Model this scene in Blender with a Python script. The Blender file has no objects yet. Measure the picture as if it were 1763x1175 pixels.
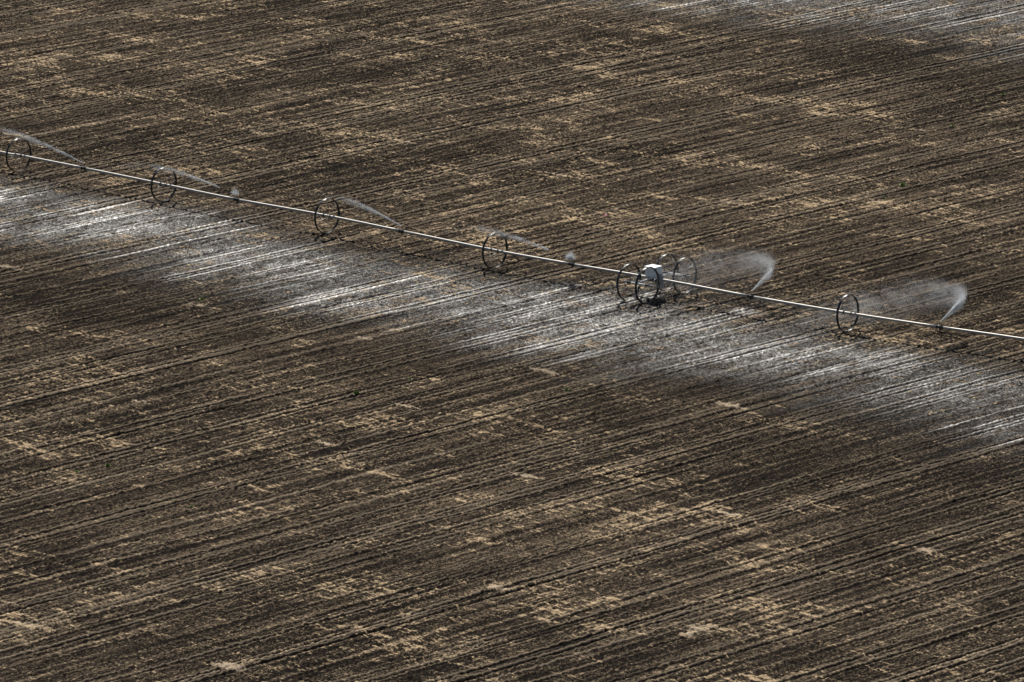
import bpy, math, random
import numpy as np
from mathutils import Vector, Matrix

S = bpy.context.scene
C = S.collection
R = math.radians

# ------------------------------------------------------------------ camera
PW, PH = 1763.0, 1175.0
F = 12000.0                      # focal length in photo pixels
TH = R(13.0)                     # downward tilt
H = 79.7                         # height of the viewpoint above the field
cam_d = bpy.data.cameras.new('camera')
cam = bpy.data.objects.new('camera', cam_d)
C.objects.link(cam)
cam.location = (0, 0, H)
cam.rotation_euler = (math.pi/2 - TH, 0, 0)
cam_d.sensor_width = 36.0
cam_d.lens = F / PW * 36.0
cam_d.clip_start = 1.0
cam_d.clip_end = 20000.0
S.camera = cam

# ------------------------------------------------------------------ sky + sun
SUN_EL, SUN_AZ = R(44.0), R(-3.0)          # azimuth clockwise from +Y
w = bpy.data.worlds.new("World")
S.world = w
w.use_nodes = True
nt = w.node_tree
nt.nodes.clear()
sky = nt.nodes.new('ShaderNodeTexSky')
sky.sky_type = 'NISHITA'
sky.sun_disc = False
sky.sun_elevation = SUN_EL
sky.sun_rotation = SUN_AZ
bg = nt.nodes.new('ShaderNodeBackground')
bg.inputs['Strength'].default_value = 0.05
wo = nt.nodes.new('ShaderNodeOutputWorld')
nt.links.new(sky.outputs[0], bg.inputs[0])
nt.links.new(bg.outputs[0], wo.inputs[0])
sd = bpy.data.lights.new('sun', 'SUN')
sd.energy = 5.0
sd.angle = R(0.53)
sd.color = (1.0, 0.95, 0.86)
sun = bpy.data.objects.new('sun', sd)
C.objects.link(sun)
sdir = Vector((math.sin(SUN_AZ)*math.cos(SUN_EL), math.cos(SUN_AZ)*math.cos(SUN_EL), math.sin(SUN_EL)))
sun.rotation_euler = sdir.to_track_quat('Z', 'Y').to_euler()
sun.location = (0, 400, 200)
S.view_settings.view_transform = 'Standard'
S.view_settings.look = 'None'
S.view_settings.exposure = 0.2
S.view_settings.gamma = 1.0
S.render.resolution_x, S.render.resolution_y = 1024, 682

rng = np.random.default_rng(11)
random.seed(4)

# ------------------------------------------------------------------ helpers
def at(px, py, z=0.0):
    """field position seen at a photo pixel, at height z"""
    x = (px - PW/2)/F
    y = -(py - PH/2)/F
    d = (x, math.cos(TH) + y*math.sin(TH), -math.sin(TH) + y*math.cos(TH))
    t = (z - H)/d[2]
    return Vector((d[0]*t, d[1]*t, z))

AZ_F = R(47.9)                              # direction the furrows run
cF, sF = math.cos(AZ_F), math.sin(AZ_F)
def uv_of(x, y):
    return x*cF + y*sF, -x*sF + y*cF

def tag(o, label=None, cat=None, group=None, kind=None):
    if label: o['label'] = label
    if cat: o['category'] = cat
    if group: o['group'] = group
    if kind: o['kind'] = kind
    return o

def empty(name, loc=(0, 0, 0), rz=0.0, parent=None):
    o = bpy.data.objects.new(name, None)
    o.empty_display_size = 0.2
    C.objects.link(o)
    o.location = loc
    o.rotation_euler = (0, 0, rz)
    if parent: o.parent = parent
    return o

class MB:
    """collects verts / faces of one mesh"""
    def __init__(self):
        self.v, self.f, self.sm = [], [], []
    def add(self, vs, fs, smooth=False):
        n = len(self.v)
        self.v += [tuple(p) for p in vs]
        self.f += [tuple(i+n for i in f) for f in fs]
        self.sm += [smooth]*len(fs)
    def box(self, c, s, rot=None, bev=0.0):
        hx, hy, hz = s[0]/2, s[1]/2, s[2]/2
        b = min(bev, hx*.45, hy*.45, hz*.45)
        if b <= 0:
            vs = [Vector((x, y, z)) for x in (-hx, hx) for y in (-hy, hy) for z in (-hz, hz)]
            fs = [(0,1,3,2),(4,6,7,5),(0,4,5,1),(2,3,7,6),(0,2,6,4),(1,5,7,3)]
        else:
            vs, idx = [], {}
            for sx in (-1,1):
                for sy in (-1,1):
                    for sz in (-1,1):
                        for ax in range(3):
                            p = [sx*(hx-b), sy*(hy-b), sz*(hz-b)]
                            p[ax] = (sx*hx, sy*hy, sz*hz)[ax]
                            idx[(sx,sy,sz,ax)] = len(vs); vs.append(Vector(p))
            fs = []
            for ax in range(3):
                o1, o2 = [a for a in range(3) if a != ax]
                for s0 in (-1,1):
                    q = []
                    for (a, b2) in ((-1,-1),(1,-1),(1,1),(-1,1)):
                        k = [0,0,0]; k[ax]=s0; k[o1]=a; k[o2]=b2
                        q.append(idx[(k[0],k[1],k[2],ax)])
                    fs.append(tuple(q))
            for ax in range(3):          # edges running along ax
                o1, o2 = [a for a in range(3) if a != ax]
                for a in (-1,1):
                    for b2 in (-1,1):
                        k0=[0,0,0]; k1=[0,0,0]
                        k0[ax]=-1;k1[ax]=1
                        for k in (k0,k1): k[o1]=a; k[o2]=b2
                        fs.append((idx[(*k0,o1)],idx[(*k1,o1)],idx[(*k1,o2)],idx[(*k0,o2)]))
            for sx in (-1,1):
                for sy in (-1,1):
                    for sz in (-1,1):
                        fs.append((idx[(sx,sy,sz,0)],idx[(sx,sy,sz,1)],idx[(sx,sy,sz,2)]))
        if rot is not None: vs = [rot @ p for p in vs]
        c = Vector(c)
        self.add([p+c for p in vs], fs)
    def tube(self, pts, r, n=8, closed=False, caps=True):
        pts = [Vector(p) for p in pts]
        m = len(pts)
        rr = r if hasattr(r, '__len__') else [r]*m
        rings = []
        up = Vector((0, 0, 1))
        for i, p in enumerate(pts):
            a = pts[(i-1) % m] if (closed or i > 0) else p
            b = pts[(i+1) % m] if (closed or i < m-1) else p
            t = (b-a).normalized()
            ref = up if abs(t.dot(up)) < .95 else Vector((1, 0, 0))
            x = t.cross(ref).normalized(); y = x.cross(t)
            rings.append([p + (x*math.cos(k*2*math.pi/n) + y*math.sin(k*2*math.pi/n))*rr[i] for k in range(n)])
        vs = [q for ring in rings for q in ring]
        fs = []
        for i in range(m if closed else m-1):
            j = (i+1) % m
            for k in range(n):
                l = (k+1) % n
                fs.append((i*n+k, i*n+l, j*n+l, j*n+k))
        if caps and not closed:
            fs.append(tuple(range(n))); fs.append(tuple((m-1)*n+k for k in range(n-1, -1, -1)))
        self.add(vs, fs, True)
    def disc(self, c, axis, r, h, n=16):
        axis = Vector(axis).normalized()
        self.tube([Vector(c)-axis*h/2, Vector(c)+axis*h/2], r, n)
    def build(self, name, mat, parent=None, fixn=True):
        me = bpy.data.meshes.new(name)
        me.from_pydata(self.v, [], self.f)
        me.polygons.foreach_set('use_smooth', self.sm)
        if fixn:
            import bmesh
            b = bmesh.new(); b.from_mesh(me)
            bmesh.ops.recalc_face_normals(b, faces=b.faces); b.to_mesh(me); b.free()
        me.materials.append(mat)
        me.update()
        o = bpy.data.objects.new(name, me)
        C.objects.link(o)
        if parent: o.parent = parent
        return o

def copy_tree(o, parent=None):
    c = o.copy()
    C.objects.link(c)
    c.parent = parent
    for ch in list(o.children):
        copy_tree(ch, c)
    return c

# ------------------------------------------------------------------ node helpers
class NT:
    def __init__(self, name):
        self.m = bpy.data.materials.new(name)
        self.m.use_nodes = True
        self.t = self.m.node_tree
        self.b = self.t.nodes['Principled BSDF']
        self.out = self.t.nodes['Material Output']
    def n(self, typ, **kw):
        x = self.t.nodes.new(typ)
        for k, v in kw.items(): setattr(x, k, v)
        return x
    def l(self, a, b): self.t.links.new(a, b)
    def put(self, sock, v):
        if isinstance(v, bpy.types.NodeSocket): self.l(v, sock)
        else: sock.default_value = v
    def math(self, op, a, b=None, c=None, clamp=False):
        x = self.n('ShaderNodeMath', operation=op, use_clamp=clamp)
        for i, v in enumerate((a, b, c)):
            if v is not None: self.put(x.inputs[i], v)
        return x.outputs[0]
    def ramp(self, f, lo, hi, smooth=True):
        x = self.n('ShaderNodeMapRange', interpolation_type='SMOOTHSTEP' if smooth else 'LINEAR')
        self.put(x.inputs[0], f)
        x.inputs[1].default_value = lo; x.inputs[2].default_value = hi
        return x.outputs[0]
    def mix(self, f, a, b, blend='MIX'):
        x = self.n('ShaderNodeMix', data_type='RGBA', blend_type=blend)
        self.put(x.inputs[0], f)
        for i, v in ((6, a), (7, b)):
            if isinstance(v, tuple): x.inputs[i].default_value = (*v, 1)
            else: self.l(v, x.inputs[i])
        return x.outputs[2]
    def noise(self, vec, scale, detail=2.0, rough=.5, kind='noise'):
        if kind == 'noise':
            x = self.n('ShaderNodeTexNoise')
            x.inputs['Detail'].default_value = detail
            x.inputs['Roughness'].default_value = rough
            x.inputs['Scale'].default_value = scale
            self.l(vec, x.inputs['Vector'])
            return x.outputs[0]
        x = self.n('ShaderNodeTexVoronoi')
        x.inputs['Scale'].default_value = scale
        self.l(vec, x.inputs['Vector'])
        return x.outputs[0]
    def scaled(self, vec, s, off=(0, 0, 0)):
        x = self.n('ShaderNodeMapping')
        x.inputs['Scale'].default_value = s
        x.inputs['Location'].default_value = off
        self.l(vec, x.inputs['Vector'])
        return x.outputs[0]
    def attr(self, name):
        x = self.n('ShaderNodeAttribute', attribute_name=name)
        return x.outputs['Fac']

# ------------------------------------------------------------------ materials
def ground_material():
    g = NT('ploughed_soil')
    tc = g.n('ShaderNodeTexCoord')
    mp = g.n('ShaderNodeMapping')
    mp.inputs['Rotation'].default_value = (0, 0, -AZ_F)
    g.l(tc.outputs['Object'], mp.inputs['Vector'])
    P = mp.outputs[0]                                  # x = along furrows, y = across
    wet, gleam, rut, pale, dark, ridge = (g.attr(a) for a in ('wet', 'gleam', 'rut', 'pale', 'damp', 'ridge'))
    # pale dry strokes lie across the furrows, in patches
    patch = g.noise(g.scaled(P, (.24, .13, 1), (3, 7, 0)), 1.0, 3, .6)
    strokes = g.noise(g.scaled(P, (2.6, .30, 1)), 1.0, 2, .6)
    fine_st = g.noise(g.scaled(P, (6.5, 1.1, 1), (5, 1, 0)), 1.0, 3, .7)
    rows = g.noise(g.scaled(P, (.08, 2.6, 1), (1, 9, 0)), 1.0, 4, .7)
    rows2 = g.noise(g.scaled(P, (.045, 5.0, 1), (4, 2, 0)), 1.0, 3, .7)
    grain = g.noise(P, 6.5, 4, .8)
    grit = g.noise(g.scaled(P, (1, 1, 1), (31, 17, 2)), 13.0, 3, .85)
    c0 = lambda x: g.math('SUBTRACT', x, .5)
    a = g.math('MULTIPLY', c0(strokes), 1.7)
    a = g.math('ADD', a, g.math('MULTIPLY', c0(fine_st), 2.1))
    a = g.math('ADD', a, g.math('MULTIPLY', c0(patch), 1.5))
    a = g.math('ADD', a, g.math('MULTIPLY', c0(rows), 1.2))
    a = g.math('ADD', a, g.math('MULTIPLY', c0(rows2), .8))
    a = g.math('ADD', a, g.math('MULTIPLY', c0(grain), 1.0))
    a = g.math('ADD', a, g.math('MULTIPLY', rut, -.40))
    a = g.math('ADD', a, g.math('MULTIPLY', dark, -.35))
    a = g.math('ADD', a, g.math('MULTIPLY', pale, .30))
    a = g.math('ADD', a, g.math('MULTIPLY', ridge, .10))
    light = g.math('MULTIPLY', g.ramp(a, .22, .66), g.math('ADD', .55, g.math('MULTIPLY', g.ramp(c0(grit), -.2, .2), .45)))
    broad = g.noise(g.scaled(P, (.05, .035, 1), (12, 3, 0)), 1.0, 3, .55)
    base = g.mix(g.ramp(broad, .38, .60), (.014, .0105, .0075), (.072, .054, .038))
    base = g.mix(g.math('MULTIPLY', g.ramp(a, -.20, .35), .35), base, (.20, .155, .108))
    gr = g.math('ADD', g.math('MULTIPLY', c0(grain), 1.0), g.math('ADD', g.math('MULTIPLY', c0(grit), .9), g.math('ADD', g.math('MULTIPLY', c0(rows), .8), g.math('MULTIPLY', c0(rows2), .75))))
    base = g.mix(g.ramp(gr, .08, -.10), base, (.010, .008, .007))
    base = g.mix(g.ramp(gr, .04, .24), base, (.235, .180, .122))
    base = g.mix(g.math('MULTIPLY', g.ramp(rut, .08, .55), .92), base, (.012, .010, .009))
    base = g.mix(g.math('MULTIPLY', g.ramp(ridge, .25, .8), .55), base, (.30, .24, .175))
    col = g.mix(light, base, (.70, .52, .325))
    pl = g.math('ADD', pale, g.math('ADD', g.math('MULTIPLY', c0(strokes), 1.5), g.math('MULTIPLY', c0(grain), 1.5)))
    col = g.mix(g.math('MULTIPLY', g.ramp(pl, .70, 1.15), .8), col, (.55, .44, .32))
    # bits of pale straw / stones and dark pits
    col = g.mix(g.math('MULTIPLY', g.ramp(grit, .62, .74), .65), col, (.60, .50, .36))
    col = g.mix(g.math('MULTIPLY', g.ramp(grit, .45, .33), .9), col, (.010, .009, .009))
    col = g.mix(g.math('MULTIPLY', dark, .6), col, g.mix(.75, col, (.012, .009, .007)))
    # wet soil: darker, less coloured, glossy
    wetn = g.math('MULTIPLY', wet, g.ramp(g.math('ADD', g.noise(g.scaled(P, (.45, 1.0, 1), (8, 8, 0)), 1.0, 4, .7), g.math('MULTIPLY', c0(strokes), -1.1)), .24, .56))
    wcol = g.mix(.80, col, (.010, .011, .013))
    col = g.mix(g.math('MULTIPLY', wetn, .9), col, wcol)
    g.l(col, g.b.inputs['Base Color'])
    sheet = g.attr('sheet')
    gl = g.math('MULTIPLY', gleam, g.ramp(g.noise(g.scaled(P, (.5, 1.6, 1), (2, 4, 0)), 1.0, 4, .7), .30, .62), clamp=True)
    rough = g.math('SUBTRACT', .95, g.math('MULTIPLY', wetn, .47))
    rough = g.math('SUBTRACT', rough, g.math('MULTIPLY', g.math('MAXIMUM', gl, sheet), .16), clamp=True)
    g.l(rough, g.b.inputs['Roughness'])
    spk = g.math('ADD', g.math('MULTIPLY', c0(grit), .8), g.math('MULTIPLY', c0(grain), 1.0))
    film = g.ramp(g.math('ADD', spk, g.math('MULTIPLY', gl, .07)), .00, .13)
    spec = g.math('MULTIPLY', g.math('ADD', g.math('MULTIPLY', wetn, .15), g.math('MULTIPLY', gl, 1.25)), g.math('ADD', .025, film), clamp=True)
    spec = g.math('ADD', spec, g.math('MULTIPLY', sheet, .9), clamp=True)
    g.l(g.math('ADD', .02, spec, clamp=True), g.b.inputs['Specular IOR Level'])
    g.b.inputs['IOR'].default_value = 1.38
    bm = g.n('ShaderNodeBump')
    g.l(g.math('SUBTRACT', .8, g.math('MULTIPLY', sheet, .7), clamp=True), bm.inputs['Strength'])
    bm.inputs['Distance'].default_value = .07
    hh = g.math('ADD', g.math('MULTIPLY', grain, 1.0), g.math('MULTIPLY', fine_st, .5))
    hh = g.math('ADD', hh, g.math('MULTIPLY', grit, .6))
    g.l(hh, bm.inputs['Height'])
    g.l(bm.outputs[0], g.b.inputs['Normal'])
    return g.m

def simple(name, col, rough=.5, metal=0.0, var=.15, scale=9.0, bump=0.0):
    g = NT(name)
    tc = g.n('ShaderNodeTexCoord')
    n = g.noise(tc.outputs['Object'], scale, 4, .6)
    c = g.mix(n, tuple(x*(1-var) for x in col), tuple(min(1, x*(1+var)) for x in col))
    g.l(c, g.b.inputs['Base Color'])
    g.l(g.math('ADD', rough-.08, g.math('MULTIPLY', n, .16)), g.b.inputs['Roughness'])
    g.b.inputs['Metallic'].default_value = metal
    if bump:
        b = g.n('ShaderNodeBump'); b.inputs['Distance'].default_value = bump
        g.l(n, b.inputs['Height']); g.l(b.outputs[0], g.b.inputs['Normal'])
    return g.m

M_AL = simple('aluminium_pipe', (.44, .42, .39), .50, .35, .14, 3.0)
M_STEEL = simple('galvanised_steel', (.62, .62, .60), .5, .15, .2, 8.0)
M_RIM = simple('muddy_dark_rim', (.022, .023, .026), .36, .0, .35, 6.0)
M_DARK = simple('dark_fitting', (.05, .05, .052), .5, .3, .3, 20.0)
M_SPOKE = simple('spoke_steel', (.30, .30, .30), .4, .7, .2, 9.0)
M_BOX = simple('white_painted_cover', (.84, .86, .86), .38, 0.0, .07, 5.0)
M_GREY = simple('grey_painted_guard', (.23, .24, .26), .5, 0.0, .2, 6.0)
M_ORANGE = simple('orange_ribbon', (.55, .13, .04), .7, 0.0, .2, 30.0)
M_PINK = simple('pink_plastic_scrap', (.55, .07, .14), .6, 0.0, .2, 30.0)
M_BRASS = simple('brass_head', (.42, .33, .16), .35, .8, .2, 30.0)
M_LEAF = simple('weed_leaf', (.16, .26, .022), .6, 0.0, .35, 14.0)
def water_mat():
    g = NT('water_droplets')
    g.b.inputs['Base Color'].default_value = (.9, .93, .96, 1)
    g.b.inputs['Roughness'].default_value = .35
    tr = g.n('ShaderNodeBsdfTranslucent')
    tr.inputs['Color'].default_value = (.93, .95, .98, 1)
    mx = g.n('ShaderNodeMixShader')
    mx.inputs[0].default_value = .6
    g.l(g.b.outputs[0], mx.inputs[1]); g.l(tr.outputs[0], mx.inputs[2])
    g.l(mx.outputs[0], g.out.inputs['Surface'])
    return g.m
M_WATER = water_mat()

# ------------------------------------------------------------------ the field
TAB = rng.random((1024, 1024)).astype(np.float32)
def vnoise(x, y, seed=0):
    x = x + seed*17.31; y = y + seed*41.77
    xi = np.floor(x).astype(np.int64); yi = np.floor(y).astype(np.int64)
    fx = (x-xi).astype(np.float32); fy = (y-yi).astype(np.float32)
    fx = fx*fx*(3-2*fx); fy = fy*fy*(3-2*fy)
    xi &= 1023; yi &= 1023; xj = (xi+1) & 1023; yj = (yi+1) & 1023
    a = TAB[xi, yi]; b = TAB[xj, yi]; c = TAB[xi, yj]; d = TAB[xj, yj]
    return (a*(1-fx)+b*fx)*(1-fy) + (c*(1-fx)+d*fx)*fy
def sstep(x, a, b):
    t = np.clip((x-a)/(b-a), 0, 1)
    return t*t*(3-2*t)

def axis(lo, hi, step, far_lo, far_hi):
    mid = np.arange(lo, hi+step*.5, step)
    def grow(n, span): 
        q = (np.linspace(0, 1, n+1)[1:])**3
        return q*span
    left = lo - grow(34, lo-far_lo)[::-1]
    right = hi + grow(40, far_hi-hi)
    return np.concatenate([left, mid, right])

# pipe line on the ground (from hub positions in the photo)
HUBZ = 0.975
LINE_PX = [(-238, 207), (0, 262), (32, 267.5), (145, 290), (282, 318), (408, 344), (563, 372), (692, 398.5), (852, 431.5),
           (985, 455.5), (1131, 480.5), (1293, 511), (1459.5, 539.5), (1618, 563.5), (1763, 584.5), (2085, 634)]
LINE = [at(x, y, HUBZ) for x, y in LINE_PX]
LU = np.array([uv_of(p.x, p.y) for p in LINE])      # u,v of pipe nodes; v decreases to the right

# wet shine spots (photo pixel, half length across the furrows in m, half length along them, strength)
GLEAM = [(225, 388, 4.0, 3.2, 1.15), (70, 400, 3.5, 2.5, .55), (0, 345, 1.5, 2.2, .8), (130, 420, 4, 2, .5), (440, 448, 4.5, 2.6, .95),
         (360, 470, 3.0, 2.0, .6), (610, 520, 5.0, 3.0, .62), (760, 520, 5, 4, .55), (700, 560, 3, 2, .4), (940, 590, 4, 2.4, .85), (1060, 558, 6.0, 4.0, 1.1),
         (1150, 575, 5.0, 3.0, .8), (1200, 545, 4.0, 3.0, .5), (1340, 615, 4.5, 3.0, .95), (1470, 618, 4.0, 2.4, .7), (1560, 640, 4, 3, .35),
         (1120, 511, .5, .35, 1.0), (1283, 538, 1.0, .5, .9), (1700, 690, 5, 4, .6), (1770, 735, 5, 3.5, .6), (1590, 690, 3, 1.5, .4),
         (1120, 2, 9, 2.5, .5), (1300, -4, 12, 4, .55), (1560, 25, 8, 3.5, .5), (1700, 55, 8, 4, .42), (1763, 30, 6, 5, .4), (1763, 100, 4, 2.5, .25)]
PALE = [(340, 525, 1.1, .5), (625, 583, 1.0, .45), (560, 762, .8, .5), (900, 818, 1.6, .35), (1250, 884, 1.5, .4),
        (860, 1013, 1.3, .45), (1205, 1083, 1.0, 1.0), (1182, 1092, .5, .4), (395, 1146, 1.7, .6), (45, 1076, 1.6, .4), (1262, 700, 1.7, .4),
        (1598, 948, .8, .6), (30, 463, 2.6, .4), (243, 692, .9, .3), (935, 640, 1.6, .4), (700, 700, 2.2, .3), (1770, 960, .8, .5),
        (130, 1130, 1.0, .4), (1590, 755, 1.4, .4), (930, 785, 1.3, .4), (1400, 1060, 1.0, .3), (1500, 345, 2.0, .8), (960, 300, 3.0, 1.2),
        (1000, 315, 2.0, 1.0), (320, 205, 3.0, .6), (200, 100, 2.0, .8), (450, 230, 2.0, .5), (1300, 170, 3.0, .8), (1400, 195, 2.5, .8),
        (1260, 350, 3, .8), (1480, 385, 2.2, .8), (1555, 400, 1.6, .8), (680, 325, 2.4, .8), (60, 170, 2.0, .6), (830, 110, 3, .7), (1180, 60, 2.4, .6),
        (900, 110, 2, .5), (700, 245, 2, .6), (1050, 130, 2.4, .7), (1250, 265, 2, .6), (1600, 225, 2, .6), (1330, 290, 2, .5)]
DAMP = [(1500, 100, 14, 5, .40), (1720, 125, 8, 5, .5), (1250, 650, 7, 5, .85), (1480, 700, 9, 5, .7), (1000, 650, 6, 4, .5), (1650, 790, 9, 6, .6), (150, 510, 10, 6, .75), (420, 580, 9, 5, .6), (700, 620, 7, 4, .5), (60, 900, 6, 9, .35), (1300, 760, 9, 5, .45),
        (500, 560, 8, 5, .4), (80, 220, 8, 3, .3), (1350, 235, 9, 3, .35), (1100, 720, 7, 5, .4), (650, 620, 8, 5, .3), (1650, 850, 8, 5, .35),
        (1700, 480, 10, 6, .5), (1650, 900, 5, 7, .4), (1380, 560, 2, 3, .2)]

def build_field():
    xs = axis(-35.0, 35.0, .058, -2500, 2500)
    ys = axis(236.0, 446.0, .105, -300, 6000)
    X, Y = np.meshgrid(xs, ys)
    nx, ny = len(xs), len(ys)
    X = X.ravel(); Y = Y.ravel()
    U, V = uv_of(X, Y)
    inside = ((np.abs(X) < 40) & (Y > 225) & (Y < 470)).astype(np.float32)
    # gently wavering furrow coordinate
    Vw = V + .60*(vnoise(U/30, V/60, 1)-.5) + .05*(vnoise(U/6, V/9, 2)-.5)
    # groups of wheel ruts
    sp = 2.75
    k = np.floor(Vw/sp).astype(np.int64)
    rut = np.zeros_like(X); ridge = np.zeros_like(X)
    J = rng.random((4096, 6))
    for dk in (-1, 0, 1):
        kk = (k+dk) & 4095
        c = (k+dk+.5)*sp + (J[kk, 0]-.5)*.7
        amp = .45+.9*J[kk, 1]
        gap = .30+.22*J[kk, 2]
        wob = .02*(vnoise(U/2.2, kk*3.3, 5)-.5)
        for s, wd in ((-1, .085), (1, .070)):
            d = Vw - c - s*gap + wob
            rut += amp*np.exp(-(d/wd)**2)
            ridge += amp*(.8*np.exp(-((d-.20)/.07)**2) + .5*np.exp(-((d+.19)/.07)**2))
    # a few long pale tracks
    k2 = np.floor(Vw/4.6).astype(np.int64) & 4095
    c2 = (np.floor(Vw/4.6)+.2+.6*J[k2, 4])*4.6
    track = np.exp(-((Vw-c2)/.085)**2)*(.5+.8*J[k2, 5])*sstep(vnoise(U/14, k2*3.7, 14), .25, .55)
    # smaller drill rows
    row = .5+.5*np.cos(2*np.pi*Vw/.62 + 2.0*vnoise(U/9, V/3, 7))
    ramp_ = vnoise(U/6, Vw/.62, 8)
    rut_n = .75+.5*vnoise(U/1.6, V/.5, 9)
    # old rows across the field
    cross = .5+.5*np.cos(2*np.pi*U/.42 + 5*vnoise(U/3, V/3, 10))
    cmask = sstep(vnoise(U/7, V/4, 11), .35, .75)
    z = -.085*rut*rut_n + .04*track + .055*ridge*(.5+vnoise(U/1.4, V/.4, 12)) + .030*row*ramp_ + .020*cross*cmask
    def blobs(L, soft=1.0, grow=1.0):
        out = np.zeros_like(X)
        for i, b in enumerate(L):
            p = at(b[0], b[1]); bu, bv = uv_of(p.x, p.y)
            st = b[4] if len(b) > 4 else 1.0
            r2 = ((V-bv)/(b[2]*grow))**2 + ((U-bu)/(b[3]*grow))**2
            m = r2 < 9
            out[m] = np.maximum(out[m], st*np.exp(-r2[m]*soft))
        return out
    g0 = blobs(GLEAM, .8, 1.35)
    gridge = g0*np.clip(.8*ridge+1.2*track, 0, 1)*sstep(vnoise(U/5.0, V/.8, 61), .28, .45)*2.1
    # clods
    zc = np.zeros_like(z)
    for s, a, sd_ in ((.62, .030, 20), (.34, .045, 21), (.19, .050, 22), (.12, .055, 23)):
        nn = vnoise(U/s, V/(s*1.1), sd_)
        zc += a*(nn-.5)
    lump = .35+.9*vnoise(U/1.9, V/1.1, 31) + .15*np.clip(rut+ridge, 0, 1)
    zc += .055*sstep(vnoise(U/.17, V/.17, 30), .55, 1.0)*lump
    zc += .060*sstep(vnoise(U/.11, V/.12, 32), .55, 1.0)*lump
    z -= z[inside > 0].mean(); zc -= zc[inside > 0].mean()
    z = (z+zc*(1-.93*np.clip(gridge*1.5, 0, 1))*(1-.45*np.clip(rut+ridge, 0, 1)))*inside
    z += inside*.05*(vnoise(X/23, Y/31, 40)-.5)
    # wetness -------------------------------------------------
    vi = np.sort(LU[:, 1]); ui = LU[np.argsort(LU[:, 1]), 0]
    du = np.interp(V, vi, ui) - U            # metres on the camera side of the line (down-furrow)
    edge = 5.5*(vnoise(U/5, V/5, 50)-.5) + 3.2*(vnoise(U/3.5, V/.8, 51)-.5) + 2.0*(vnoise(U/1.0, V/.4, 52)-.5)
    reach = 16.0 + 1.3*np.sin(V/12.2*2*np.pi + 1.0)
    wet = sstep(du+edge*.5, -1.5, 3.5)*(1-sstep(du+edge, reach-9, reach+2.5))
    # second wet band far to the upper right
    p0, p1 = at(930, 0), at(1763, 116)
    nrm = Vector((-(p1.y-p0.y), p1.x-p0.x)).normalized()
    dd = (X-p0.x)*nrm[0] + (Y-p0.y)*nrm[1]
    wet2 = sstep(dd+edge*1.6, -2, 14.0)*(dd < 28)
    wet = np.clip(np.maximum(wet, wet2*.85), 0, 1)*inside
    gleam = g0*(.40+.75*vnoise(U/2.2, V/.7, 62)) + .10*wet*(1.6*vnoise(U/3.5, V/1.2, 65)-.2) + .9*gridge
    wet = np.maximum(wet, np.clip(gleam, 0, 1)*inside)
    pale = blobs(PALE[:16], 1.0)*(1.05+.7*(vnoise(U/.35, V/1.0, 62)-.3)) + .7*blobs(PALE[16:], 1.0)*(.6+.8*vnoise(U/.35, V/1.0, 62))
    damp = np.clip(blobs(DAMP, .8)*(.5+vnoise(U/1.5, V/2.5, 63)), 0, 1)
    me = bpy.data.meshes.new('field')
    n = nx*ny
    co = np.empty((n, 3), np.float32); co[:, 0] = X; co[:, 1] = Y; co[:, 2] = z
    me.vertices.add(n); me.vertices.foreach_set('co', co.ravel())
    i = np.arange(n).reshape(ny, nx)
    q = np.stack([i[:-1, :-1], i[:-1, 1:], i[1:, 1:], i[1:, :-1]], -1).reshape(-1, 4)
    me.loops.add(q.size); me.loops.foreach_set('vertex_index', q.ravel().astype(np.int32))
    me.polygons.add(len(q))
    me.polygons.foreach_set('loop_start', (np.arange(len(q))*4).astype(np.int32))
    me.polygons.foreach_set('use_smooth', np.ones(len(q), bool))
    for nm, arr in (('wet', wet), ('gleam', np.clip(gleam, 0, 1.5)), ('rut', np.clip(rut*rut_n, 0, 1.5)), ('pale', pale), ('damp', damp), ('sheet', np.clip(gridge*1.3-.15, 0, 1)), ('ridge', np.clip(ridge*(.4+1.2*vnoise(U/2.5, V/.4, 64)) + 1.1*track, 0, 1.7))):
        a = me.attributes.new(nm, 'FLOAT', 'POINT')
        a.data.foreach_set('value', arr.astype(np.float32))
    me.update(calc_edges=True)
    me.materials.append(ground_material())
    o = bpy.data.objects.new('ground', me)
    C.objects.link(o)
    tag(o, kind='structure')
    o['label'] = 'ploughed brown field with long furrows and wet shining strips'
    return o
build_field()

# ------------------------------------------------------------------ wheel line
PD = (LINE[-3]-LINE[2]).normalized()                       # direction of the line
line_root = empty('irrigation_line', (LINE[2].x, LINE[2].y, 0))
tag(line_root, 'long aluminium wheel line irrigation pipe running right across the dark field', 'irrigation line')
ORG = Vector((LINE[2].x, LINE[2].y, 0))

def spline(a, b, c, d, t):
    return .5*((2*b)+(c-a)*t+(2*a-5*b+4*c-d)*t*t+(3*b-a-3*c+d)*t*t*t)
JOINTS = [0, 3, 5, 7, 9, 11, 13, 15]                        # couplings sit at these nodes
def pts_between(i, j, nsub=6):
    out = []
    for k in range(i, j):
        a = LINE[max(k-1, 0)]; b = LINE[k]; c = LINE[k+1]; d = LINE[min(k+2, len(LINE)-1)]
        if (b-a).length < 3: a = b*2-c
        if (d-c).length < 3: d = c*2-b
        for s in range(nsub):
            out.append(spline(a, b, c, d, s/nsub))
    out.append(LINE[j].copy())
    return out
for a, b in zip(JOINTS[:-1], JOINTS[1:]):
    p = pts_between(a, b)
    m = MB()
    m.tube([q-ORG for q in p], .074, 12)
    m.build('pipe_section', M_AL, line_root)

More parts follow.
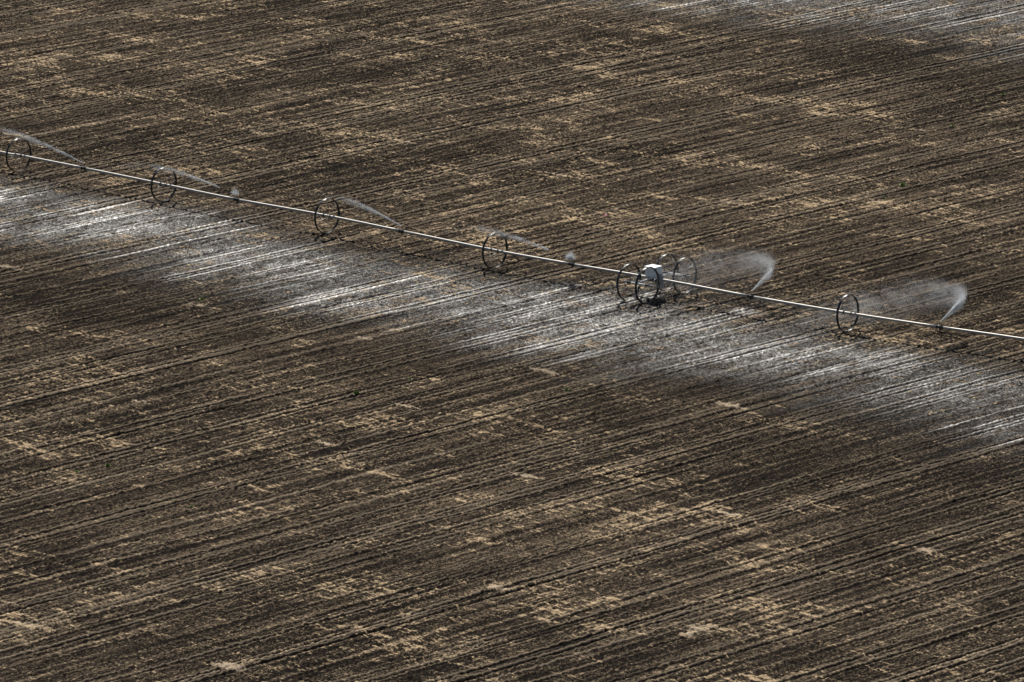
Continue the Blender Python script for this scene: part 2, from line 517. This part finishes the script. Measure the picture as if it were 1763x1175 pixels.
RAD = .965
def make_wheel(parent, hub=True, name='wheel', n_sp=8, phase=0.0):
    """wheel turning on the local X axis, centre at origin"""
    wr = empty(name, parent=parent)
    m = MB()
    n = 64
    prof = [(-.062, RAD-.030), (-.062, RAD+.002), (-.030, RAD+.010), (.030, RAD+.010), (.062, RAD+.002), (.062, RAD-.030), (.046, RAD-.030), (.040, RAD-.004), (-.040, RAD-.004), (-.046, RAD-.030)]
    vs, fs = [], []
    for i in range(n):
        a = 2*math.pi*i/n
        for (x, r) in prof: vs.append((x, r*math.cos(a), r*math.sin(a)))
    k = len(prof)
    for i in range(n):
        for j in range(k):
            fs.append((i*k+j, i*k+(j+1) % k, ((i+1) % n)*k+(j+1) % k, ((i+1) % n)*k+j))
    m.add(vs, fs, False)
    for i in range(16):                                     # cleats
        a = 2*math.pi*(i+.5)/16
        rot = Matrix.Rotation(a, 3, 'X')
        m.box(rot @ Vector((0, 0, RAD+.014)), (.15, .030, .030), rot)
    rim = m.build('rim', M_RIM, wr)
    for i in range(n_sp*2):
        a = phase + 2*math.pi*i/(n_sp*2)
        sx = -1 if i % 2 else 1
        m = MB()
        m.tube([(sx*.24, .075*math.cos(a), .075*math.sin(a)), (sx*.03, (RAD-.01)*math.cos(a), (RAD-.01)*math.sin(a))], .0055, 5)
        m.build('spoke', M_SPOKE, wr)
    for sx in (-1, 1):
        m = MB()
        m.disc((sx*.24, 0, 0), (1, 0, 0), .10, .03, 16)
        m.disc((sx*.215, 0, 0), (1, 0, 0), .082, .05, 16)
        m.box((sx*.24, 0, -.105), (.05, .05, .05), bev=.008)
        m.build('hub_flange', M_DARK, wr)
    return wr

def dir_at(i):
    a = LINE[max(i-1, 0)]; b = LINE[min(i+1, len(LINE)-1)]
    return (b-a).normalized()
wproto = None
for i in (0, 2, 4, 6, 8, 12, 15):
    o = make_wheel(line_root) if wproto is None else copy_tree(wproto, line_root)
    if wproto is None: wproto = o
    d = dir_at(i)
    o.location = LINE[i]-ORG
    o.rotation_euler = (random.uniform(0, 6.28), 0, math.atan2(d.y, d.x))

# sprinklers at the joints
def make_sprinkler():
    s = empty('sprinkler', parent=line_root)
    m = MB()
    for sx in (-.16, .16): m.disc((sx, 0, 0), (1, 0, 0), .098, .045, 14)
    m.disc((0, 0, 0), (1, 0, 0), .080, .26, 14)
    m.build('coupler', M_DARK, s)
    m = MB()
    m.tube([(0, 0, -.16), (0, 0, .24)], .020, 8)
    m.box((0, 0, -.13), (.07, .07, .12), bev=.012)
    m.build('riser', M_DARK, s)
    m = MB()
    m.tube([(0, 0, .22), (0, 0, .26), (.0, 0, .31)], [.03, .034, .022], 10)
    m.tube([(0, 0, .27), (-.05, .08, .315)], .015, 8)
    m.tube([(0, 0, .315), (.11, -.05, .33)], .010, 6)
    m.build('nozzle', M_BRASS, s)
    return s
sproto = None
for i in (3, 5, 7, 9, 11, 13):
    o = make_sprinkler() if sproto is None else copy_tree(sproto, line_root)
    if sproto is None: sproto = o
    d = dir_at(i)
    o.location = LINE[i]-ORG
    o.rotation_euler = (0, 0, math.atan2(d.y, d.x))

# ------------------------------------------------------------------ drive cart
dC = dir_at(10)
cart = empty('drive_cart', (LINE[10].x, LINE[10].y, 0), math.atan2(dC.y, dC.x))
tag(cart, 'four wheeled drive cart with white box cover carrying the irrigation pipe', 'drive cart')
WB, TR = 1.55, .62                                        # half wheelbase (local y), half track (local x)
z0 = HUBZ
cw = None
for sy in (-1, 1):
    for sx in (-1, 1):
        o = make_wheel(cart) if cw is None else copy_tree(cw, cart)
        if cw is None:
            cw = o
            for ch in list(o.children):
                if ch.name.startswith(('hub', 'spoke')): bpy.data.objects.remove(ch)
            for i in range(12):
                m = MB()
                a = 2*math.pi*i/12; s_ = -1 if i % 2 else 1
                m.tube([(s_*.09, .05*math.cos(a), .05*math.sin(a)), (s_*.02, (RAD-.01)*math.cos(a), (RAD-.01)*math.sin(a))], .0055, 5)
                m.build('spoke', M_SPOKE, cw)
            m = MB(); m.disc((0, 0, 0), (1, 0, 0), .065, .22, 14); m.build('hub', M_DARK, cw)
        o.location = (sx*TR, sy*WB, z0)
        o.rotation_euler = (random.uniform(0, 6), 0, 0)
for sy in (-1, 1):
    m = MB()
    m.tube([(-.98, sy*WB, z0), (.98, sy*WB, z0)], .042, 10)
    m.build('axle', M_STEEL, cart)
m = MB()
m.tube([(0, -WB, z0+.01), (0, -.45, z0+.13), (0, .45, z0+.13), (0, WB, z0+.01)], .052, 10)
m.tube([(-.34, -.42, z0+.13), (.34, -.42, z0+.13)], .035, 8)
m.tube([(-.34, .42, z0+.13), (.34, .42, z0+.13)], .035, 8)
m.tube([(-.60, -WB+.01, z0), (0, -WB+.62, z0+.075)], .022, 8)
m.tube([(.60, WB-.01, z0), (0, WB-.62, z0+.075)], .022, 8)
m.build('frame', M_STEEL, cart)
for sx in (-1, 1):
    for sy in (-1, 1):
        m = MB()
        m.disc((sx*.88, sy*WB, z0), (1, 0, 0), .046, .16, 12)
        m.disc((sx*.80, sy*WB, z0), (1, 0, 0), .052, .03, 12)
        m.disc((sx*.96, sy*WB, z0), (1, 0, 0), .05, .03, 12)
        m.build('bearing', M_GREY, cart)
m = MB()
m.box((-.16, -.10, z0+.40), (.66, .62, .50), bev=.035)
m.box((-.16, -.10, z0+.665), (.70, .66, .035), bev=.012)
cover = m.build('engine_cover', M_BOX, cart)
m = MB()
m.box((-.16, -.10, z0+.02), (.52, .50, .24), bev=.03)
m.tube([(-.50, -.2, z0+.35), (-.58, -.2, z0+.35), (-.60, -.2, z0+.62)], .025, 8)
m.build('engine', M_DARK, cart)
m = MB()
m.disc((.27, 0, z0), (1, 0, 0), .30, .06, 28)
m.box((.27, 0, z0-.28), (.09, .42, .34), bev=.02)
m.build('chain_guard', M_GREY, cart)
m = MB()
m.tube([(-.86, -WB, z0-.05), (-.92, -WB-.03, z0-.30), (-.84, -WB-.02, z0-.42)], .014, 6)
m.tube([(-.90, -WB-.05, z0-.55), (-.98, -WB-.06, z0-.75), (-.95, -WB-.05, z0-.86)], .018, 6)
m.tube([(-.84, -WB-.02, z0-.42), (-.90, -WB-.05, z0-.55)], .007, 5)
m.build('ribbon', M_ORANGE, cart)

# ------------------------------------------------------------------ water spray
def drops(name, P, r, label, lengths=None, dirs=None):
    """one mesh of small stretched drops"""
    n = len(P)
    base = np.array([(1, 0, -.5), (-.5, .87, -.5), (-.5, -.87, -.5), (0, 0, 1.2)], np.float32)
    q = rng.normal(size=(n, 4)); q /= np.linalg.norm(q, axis=1)[:, None]
    w_, x, y, z = q.T
    Rm = np.stack([1-2*(y*y+z*z), 2*(x*y-z*w_), 2*(x*z+y*w_), 2*(x*y+z*w_), 1-2*(x*x+z*z), 2*(y*z-x*w_),
                   2*(x*z-y*w_), 2*(y*z+x*w_), 1-2*(x*x+y*y)], -1).reshape(n, 3, 3)
    vv = np.einsum('nij,kj->nki', Rm, base)*r[:, None, None]
    if dirs is not None:
        pr = np.einsum('nki,ni->nk', vv, dirs)
        vv = vv + dirs[:, None, :]*pr[:, :, None]*(lengths-1)
    vv = (vv + P[:, None, :]).reshape(-1, 3)
    o0 = P.mean(0) if False else np.array([P[0][0], P[0][1], 0.0])
    vv -= o0
    f = np.array([(0, 1, 3), (1, 2, 3), (2, 0, 3), (0, 2, 1)])
    ff = (f[None]+4*np.arange(n)[:, None, None]).reshape(-1)
    me = bpy.data.meshes.new(name)
    me.vertices.add(n*4); me.vertices.foreach_set('co', vv.astype(np.float32).ravel())
    me.loops.add(len(ff)); me.loops.foreach_set('vertex_index', ff.astype(np.int32))
    me.polygons.add(n*4); me.polygons.foreach_set('loop_start', (np.arange(n*4)*3).astype(np.int32))
    me.update(calc_edges=True)
    me.materials.append(M_WATER)
    o = bpy.data.objects.new(name, me); C.objects.link(o); o.location = o0
    tag(o, label, 'water spray', 'jets of water thrown by the sprinklers')
    return o

def jet(i, az0, turn, label, n=9000, tmax=1.6, elev=24, spread=1.0, gap=None, puff=0, rmax=11.0, dens_near=1.0, wind=(-.6, 0), T=.85, mist=0.0, r0=.0048, t0=.1, shed=0.0, uni=.45, pw=1.0, streak=2.2, fall=0.0, sc=.26, grav=.42):
    """water from a slowly turning impact head: the older water left at earlier angles"""
    nz = LINE[i] + Vector((0, 0, .27))
    t = np.where(rng.random(n) < uni, tmax*rng.random(n)**pw, rng.exponential(.55*tmax, n)); t = t[t < tmax*1.7]
    if gap: t = t[(t < gap[0]) | (t > gap[1])]
    if mist: t = np.concatenate([t, tmax*(.35+.65*rng.random(int(n*mist)))])
    m = len(t)
    big = rng.random(m)                                   # small drops stop and hang, big ones fly on
    size = 1-.65*(1-big**.6)*min(1, spread)
    az = R(az0) + turn*np.clip(t-t0, 0, 9)*(.5+.5*rng.random(m)) + shed*rng.exponential(1.0, m)*t + rng.normal(size=m)*.012*spread*(1+3*t)
    reach = rmax*(1-np.exp(-t/T))*(1-(1-size)*np.clip(t, 0, 1)*.75*spread)
    el = R(elev)
    vz = math.sin(el)*rmax/T
    zz = nz.z + vz*T*(1-np.exp(-t/T))*size - 9.8*np.where(t < 1, t*t/2, t-.5)*grav*size
    sg = (.010+(.05*t+sc*np.clip(t-t0, 0, 2))*spread)
    hr = reach*math.cos(el)
    P = np.stack([nz.x + np.cos(az)*hr + wind[0]*t*t*(1.6-size), nz.y + np.sin(az)*hr + wind[1]*t*t, zz], -1)
    x0 = P[:, 0].copy()
    P += rng.normal(size=P.shape)*sg[:, None]*np.array([1, 1, .8])
    side = np.clip((t-t0*.7)/t0, 0, 1)*(1 if turn > 1 else 0)
    P[:, 0] -= side*2*np.clip(P[:, 0]-x0, 0, 9)
    P[:, 2] -= fall*np.abs(rng.normal(size=len(P)))*np.clip(t-t0, 0, 2)
    # drifting knots of spray
    kn = .55*vnoise(P[:, 0]*1.3, P[:, 2]*2.2+P[:, 1]*.4, 70+i) + .45*vnoise(P[:, 0]*3.5+P[:, 2]*2, P[:, 2]*4-P[:, 0], 80+i)
    keep = (P[:, 2] > .03) & (rng.random(m) < .10+1.5*kn**1.5)
    P = P[keep]; az = az[keep]; t = t[keep]; size = size[keep]
    r = r0*(.6+.8*rng.random(len(P)))*(1+.35*np.clip(1-t*2, 0, 1))
    vzt = vz*np.exp(-t/T) - 6*t
    D = np.stack([np.cos(az)*8, np.sin(az)*8, vzt], -1); D /= np.linalg.norm(D, axis=1)[:, None]
    if puff:
        Q = np.array(nz) + np.stack([rng.normal(size=puff)*.10-.10, rng.normal(size=puff)*.12, np.abs(rng.normal(size=puff))*.15], -1)
        P = np.concatenate([P, Q]); r = np.concatenate([r, np.full(puff, r0)]); 
        dq = rng.normal(size=(puff, 3)); dq /= np.linalg.norm(dq, axis=1)[:, None]; D = np.concatenate([D, dq])
    return drops('water_spray', P, r, label, streak, D)

jet(3, 143, .03, 'thin straight jet of water beside the leftmost wheel of the line', 10000, .6, 17.5, .45, rmax=12, r0=.0055, grav=.28)
jet(5, 145, .03, 'broken jet of water with small puff, reaching back to the second wheel from left', 8500, .6, 15, .42, gap=(.03, .09), puff=1300, rmax=12, r0=.0055, grav=.3)
jet(7, 136, .05, 'short jet of water fading right of the third wheel from left', 9000, .5, 17, .55, rmax=11, r0=.0055, grav=.3)
jet(9, 145, .03, 'broken water jet with white puff left of the drive cart', 9500, .6, 15, .48, gap=(.03, .12), puff=4500, rmax=12, r0=.0055, grav=.3)
jet(11, 56, 2.0, 'wide fan of spray just right of the drive cart', 46000, .95, 24, 1.0, mist=.8, t0=.17, shed=.20, uni=.9, pw=.75, streak=5.0, fall=1.5, sc=.50, grav=.8, r0=.0042, rmax=12)
jet(13, 53, 1.9, 'wide fan of spray to the right of the rightmost wheel', 60000, 1.1, 24, 1.0, mist=.8, t0=.18, shed=.20, uni=.9, pw=.75, streak=5.0, fall=1.5, sc=.50, grav=.8, r0=.0042, rmax=12)

# ------------------------------------------------------------------ weeds and scraps
def weed(px, py, size, label, nleaf=60):
    p = at(px, py)
    m = MB()
    for k in range(nleaf):
        a = random.uniform(0, 6.283); tl = random.uniform(.2, 1.1); L = 1.35*size*random.uniform(.5, 1.0)
        base = Vector((random.gauss(0, size*.3), random.gauss(0, size*.3), 0))
        d = Vector((math.cos(a)*math.sin(tl), math.sin(a)*math.sin(tl), math.cos(tl)))
        s = Vector((-math.sin(a), math.cos(a), 0))*L*.17
        mid = base + d*L*.55; tip = base + d*L - Vector((0, 0, L*.25*math.sin(tl)))
        m.add([base-s*.4, base+s*.4, mid+s, mid-s, tip], [(0, 1, 2, 3), (3, 2, 4)])
    o = m.build('weed', M_LEAF, None, False)
    o.location = (p.x, p.y, .015)
    tag(o, label, 'weed', 'small green weeds in the field')
for a in [(1554, 321, .20, 'largest green weed, a dark round tuft alone on the right above the pipe'),
          (1640, 219, .13, 'small green weed in the upper right, between two other weeds'),
          (1727, 164, .13, 'small green weed near the right edge, below the upper wet strip'),
          (1522, 342, .09, 'tiny green weed just left and below the largest weed'),
          (53, 26, .13, 'small green weed in the upper left corner of the field'),
          (348, 518, .16, 'green weed beside a pale patch below the wet strip on the left'),
          (1327, 454, .10, 'tiny green weed just above the tip of the spray right of the cart'),
          (613, 679, .15, 'flat green weed in a furrow, left of centre below the pipe'),
          (706, 655, .12, 'green weed in a furrow right of the flat weed'),
          (975, 673, .12, 'thin green weed below the pipe near the middle of the field'),
          (132, 814, .12, 'small green weed in the lower left, left of its neighbour'),
          (185, 803, .12, 'small green weed in the lower left, right of its neighbour'),
          (330, 874, .10, 'tiny green weed among pale strokes in the lower left')]:
    weed(*a)
m = MB()
p = at(1042, 373)
m.add([(-.10, -.05, .03), (.08, -.07, .05), (.11, .05, .10), (-.06, .07, .13), (-.10, -.05, .025), (.08, -.07, .045), (.11, .05, .095), (-.06, .07, .125)],
      [(0, 1, 2, 3), (7, 6, 5, 4), (0, 4, 5, 1), (1, 5, 6, 2), (2, 6, 7, 3), (3, 7, 4, 0)])
o = m.build('plastic_scrap', M_PINK); o.location = (p.x, p.y, 0)
tag(o, 'tiny crumpled pink scrap lying on the soil above the drive cart', 'scrap')
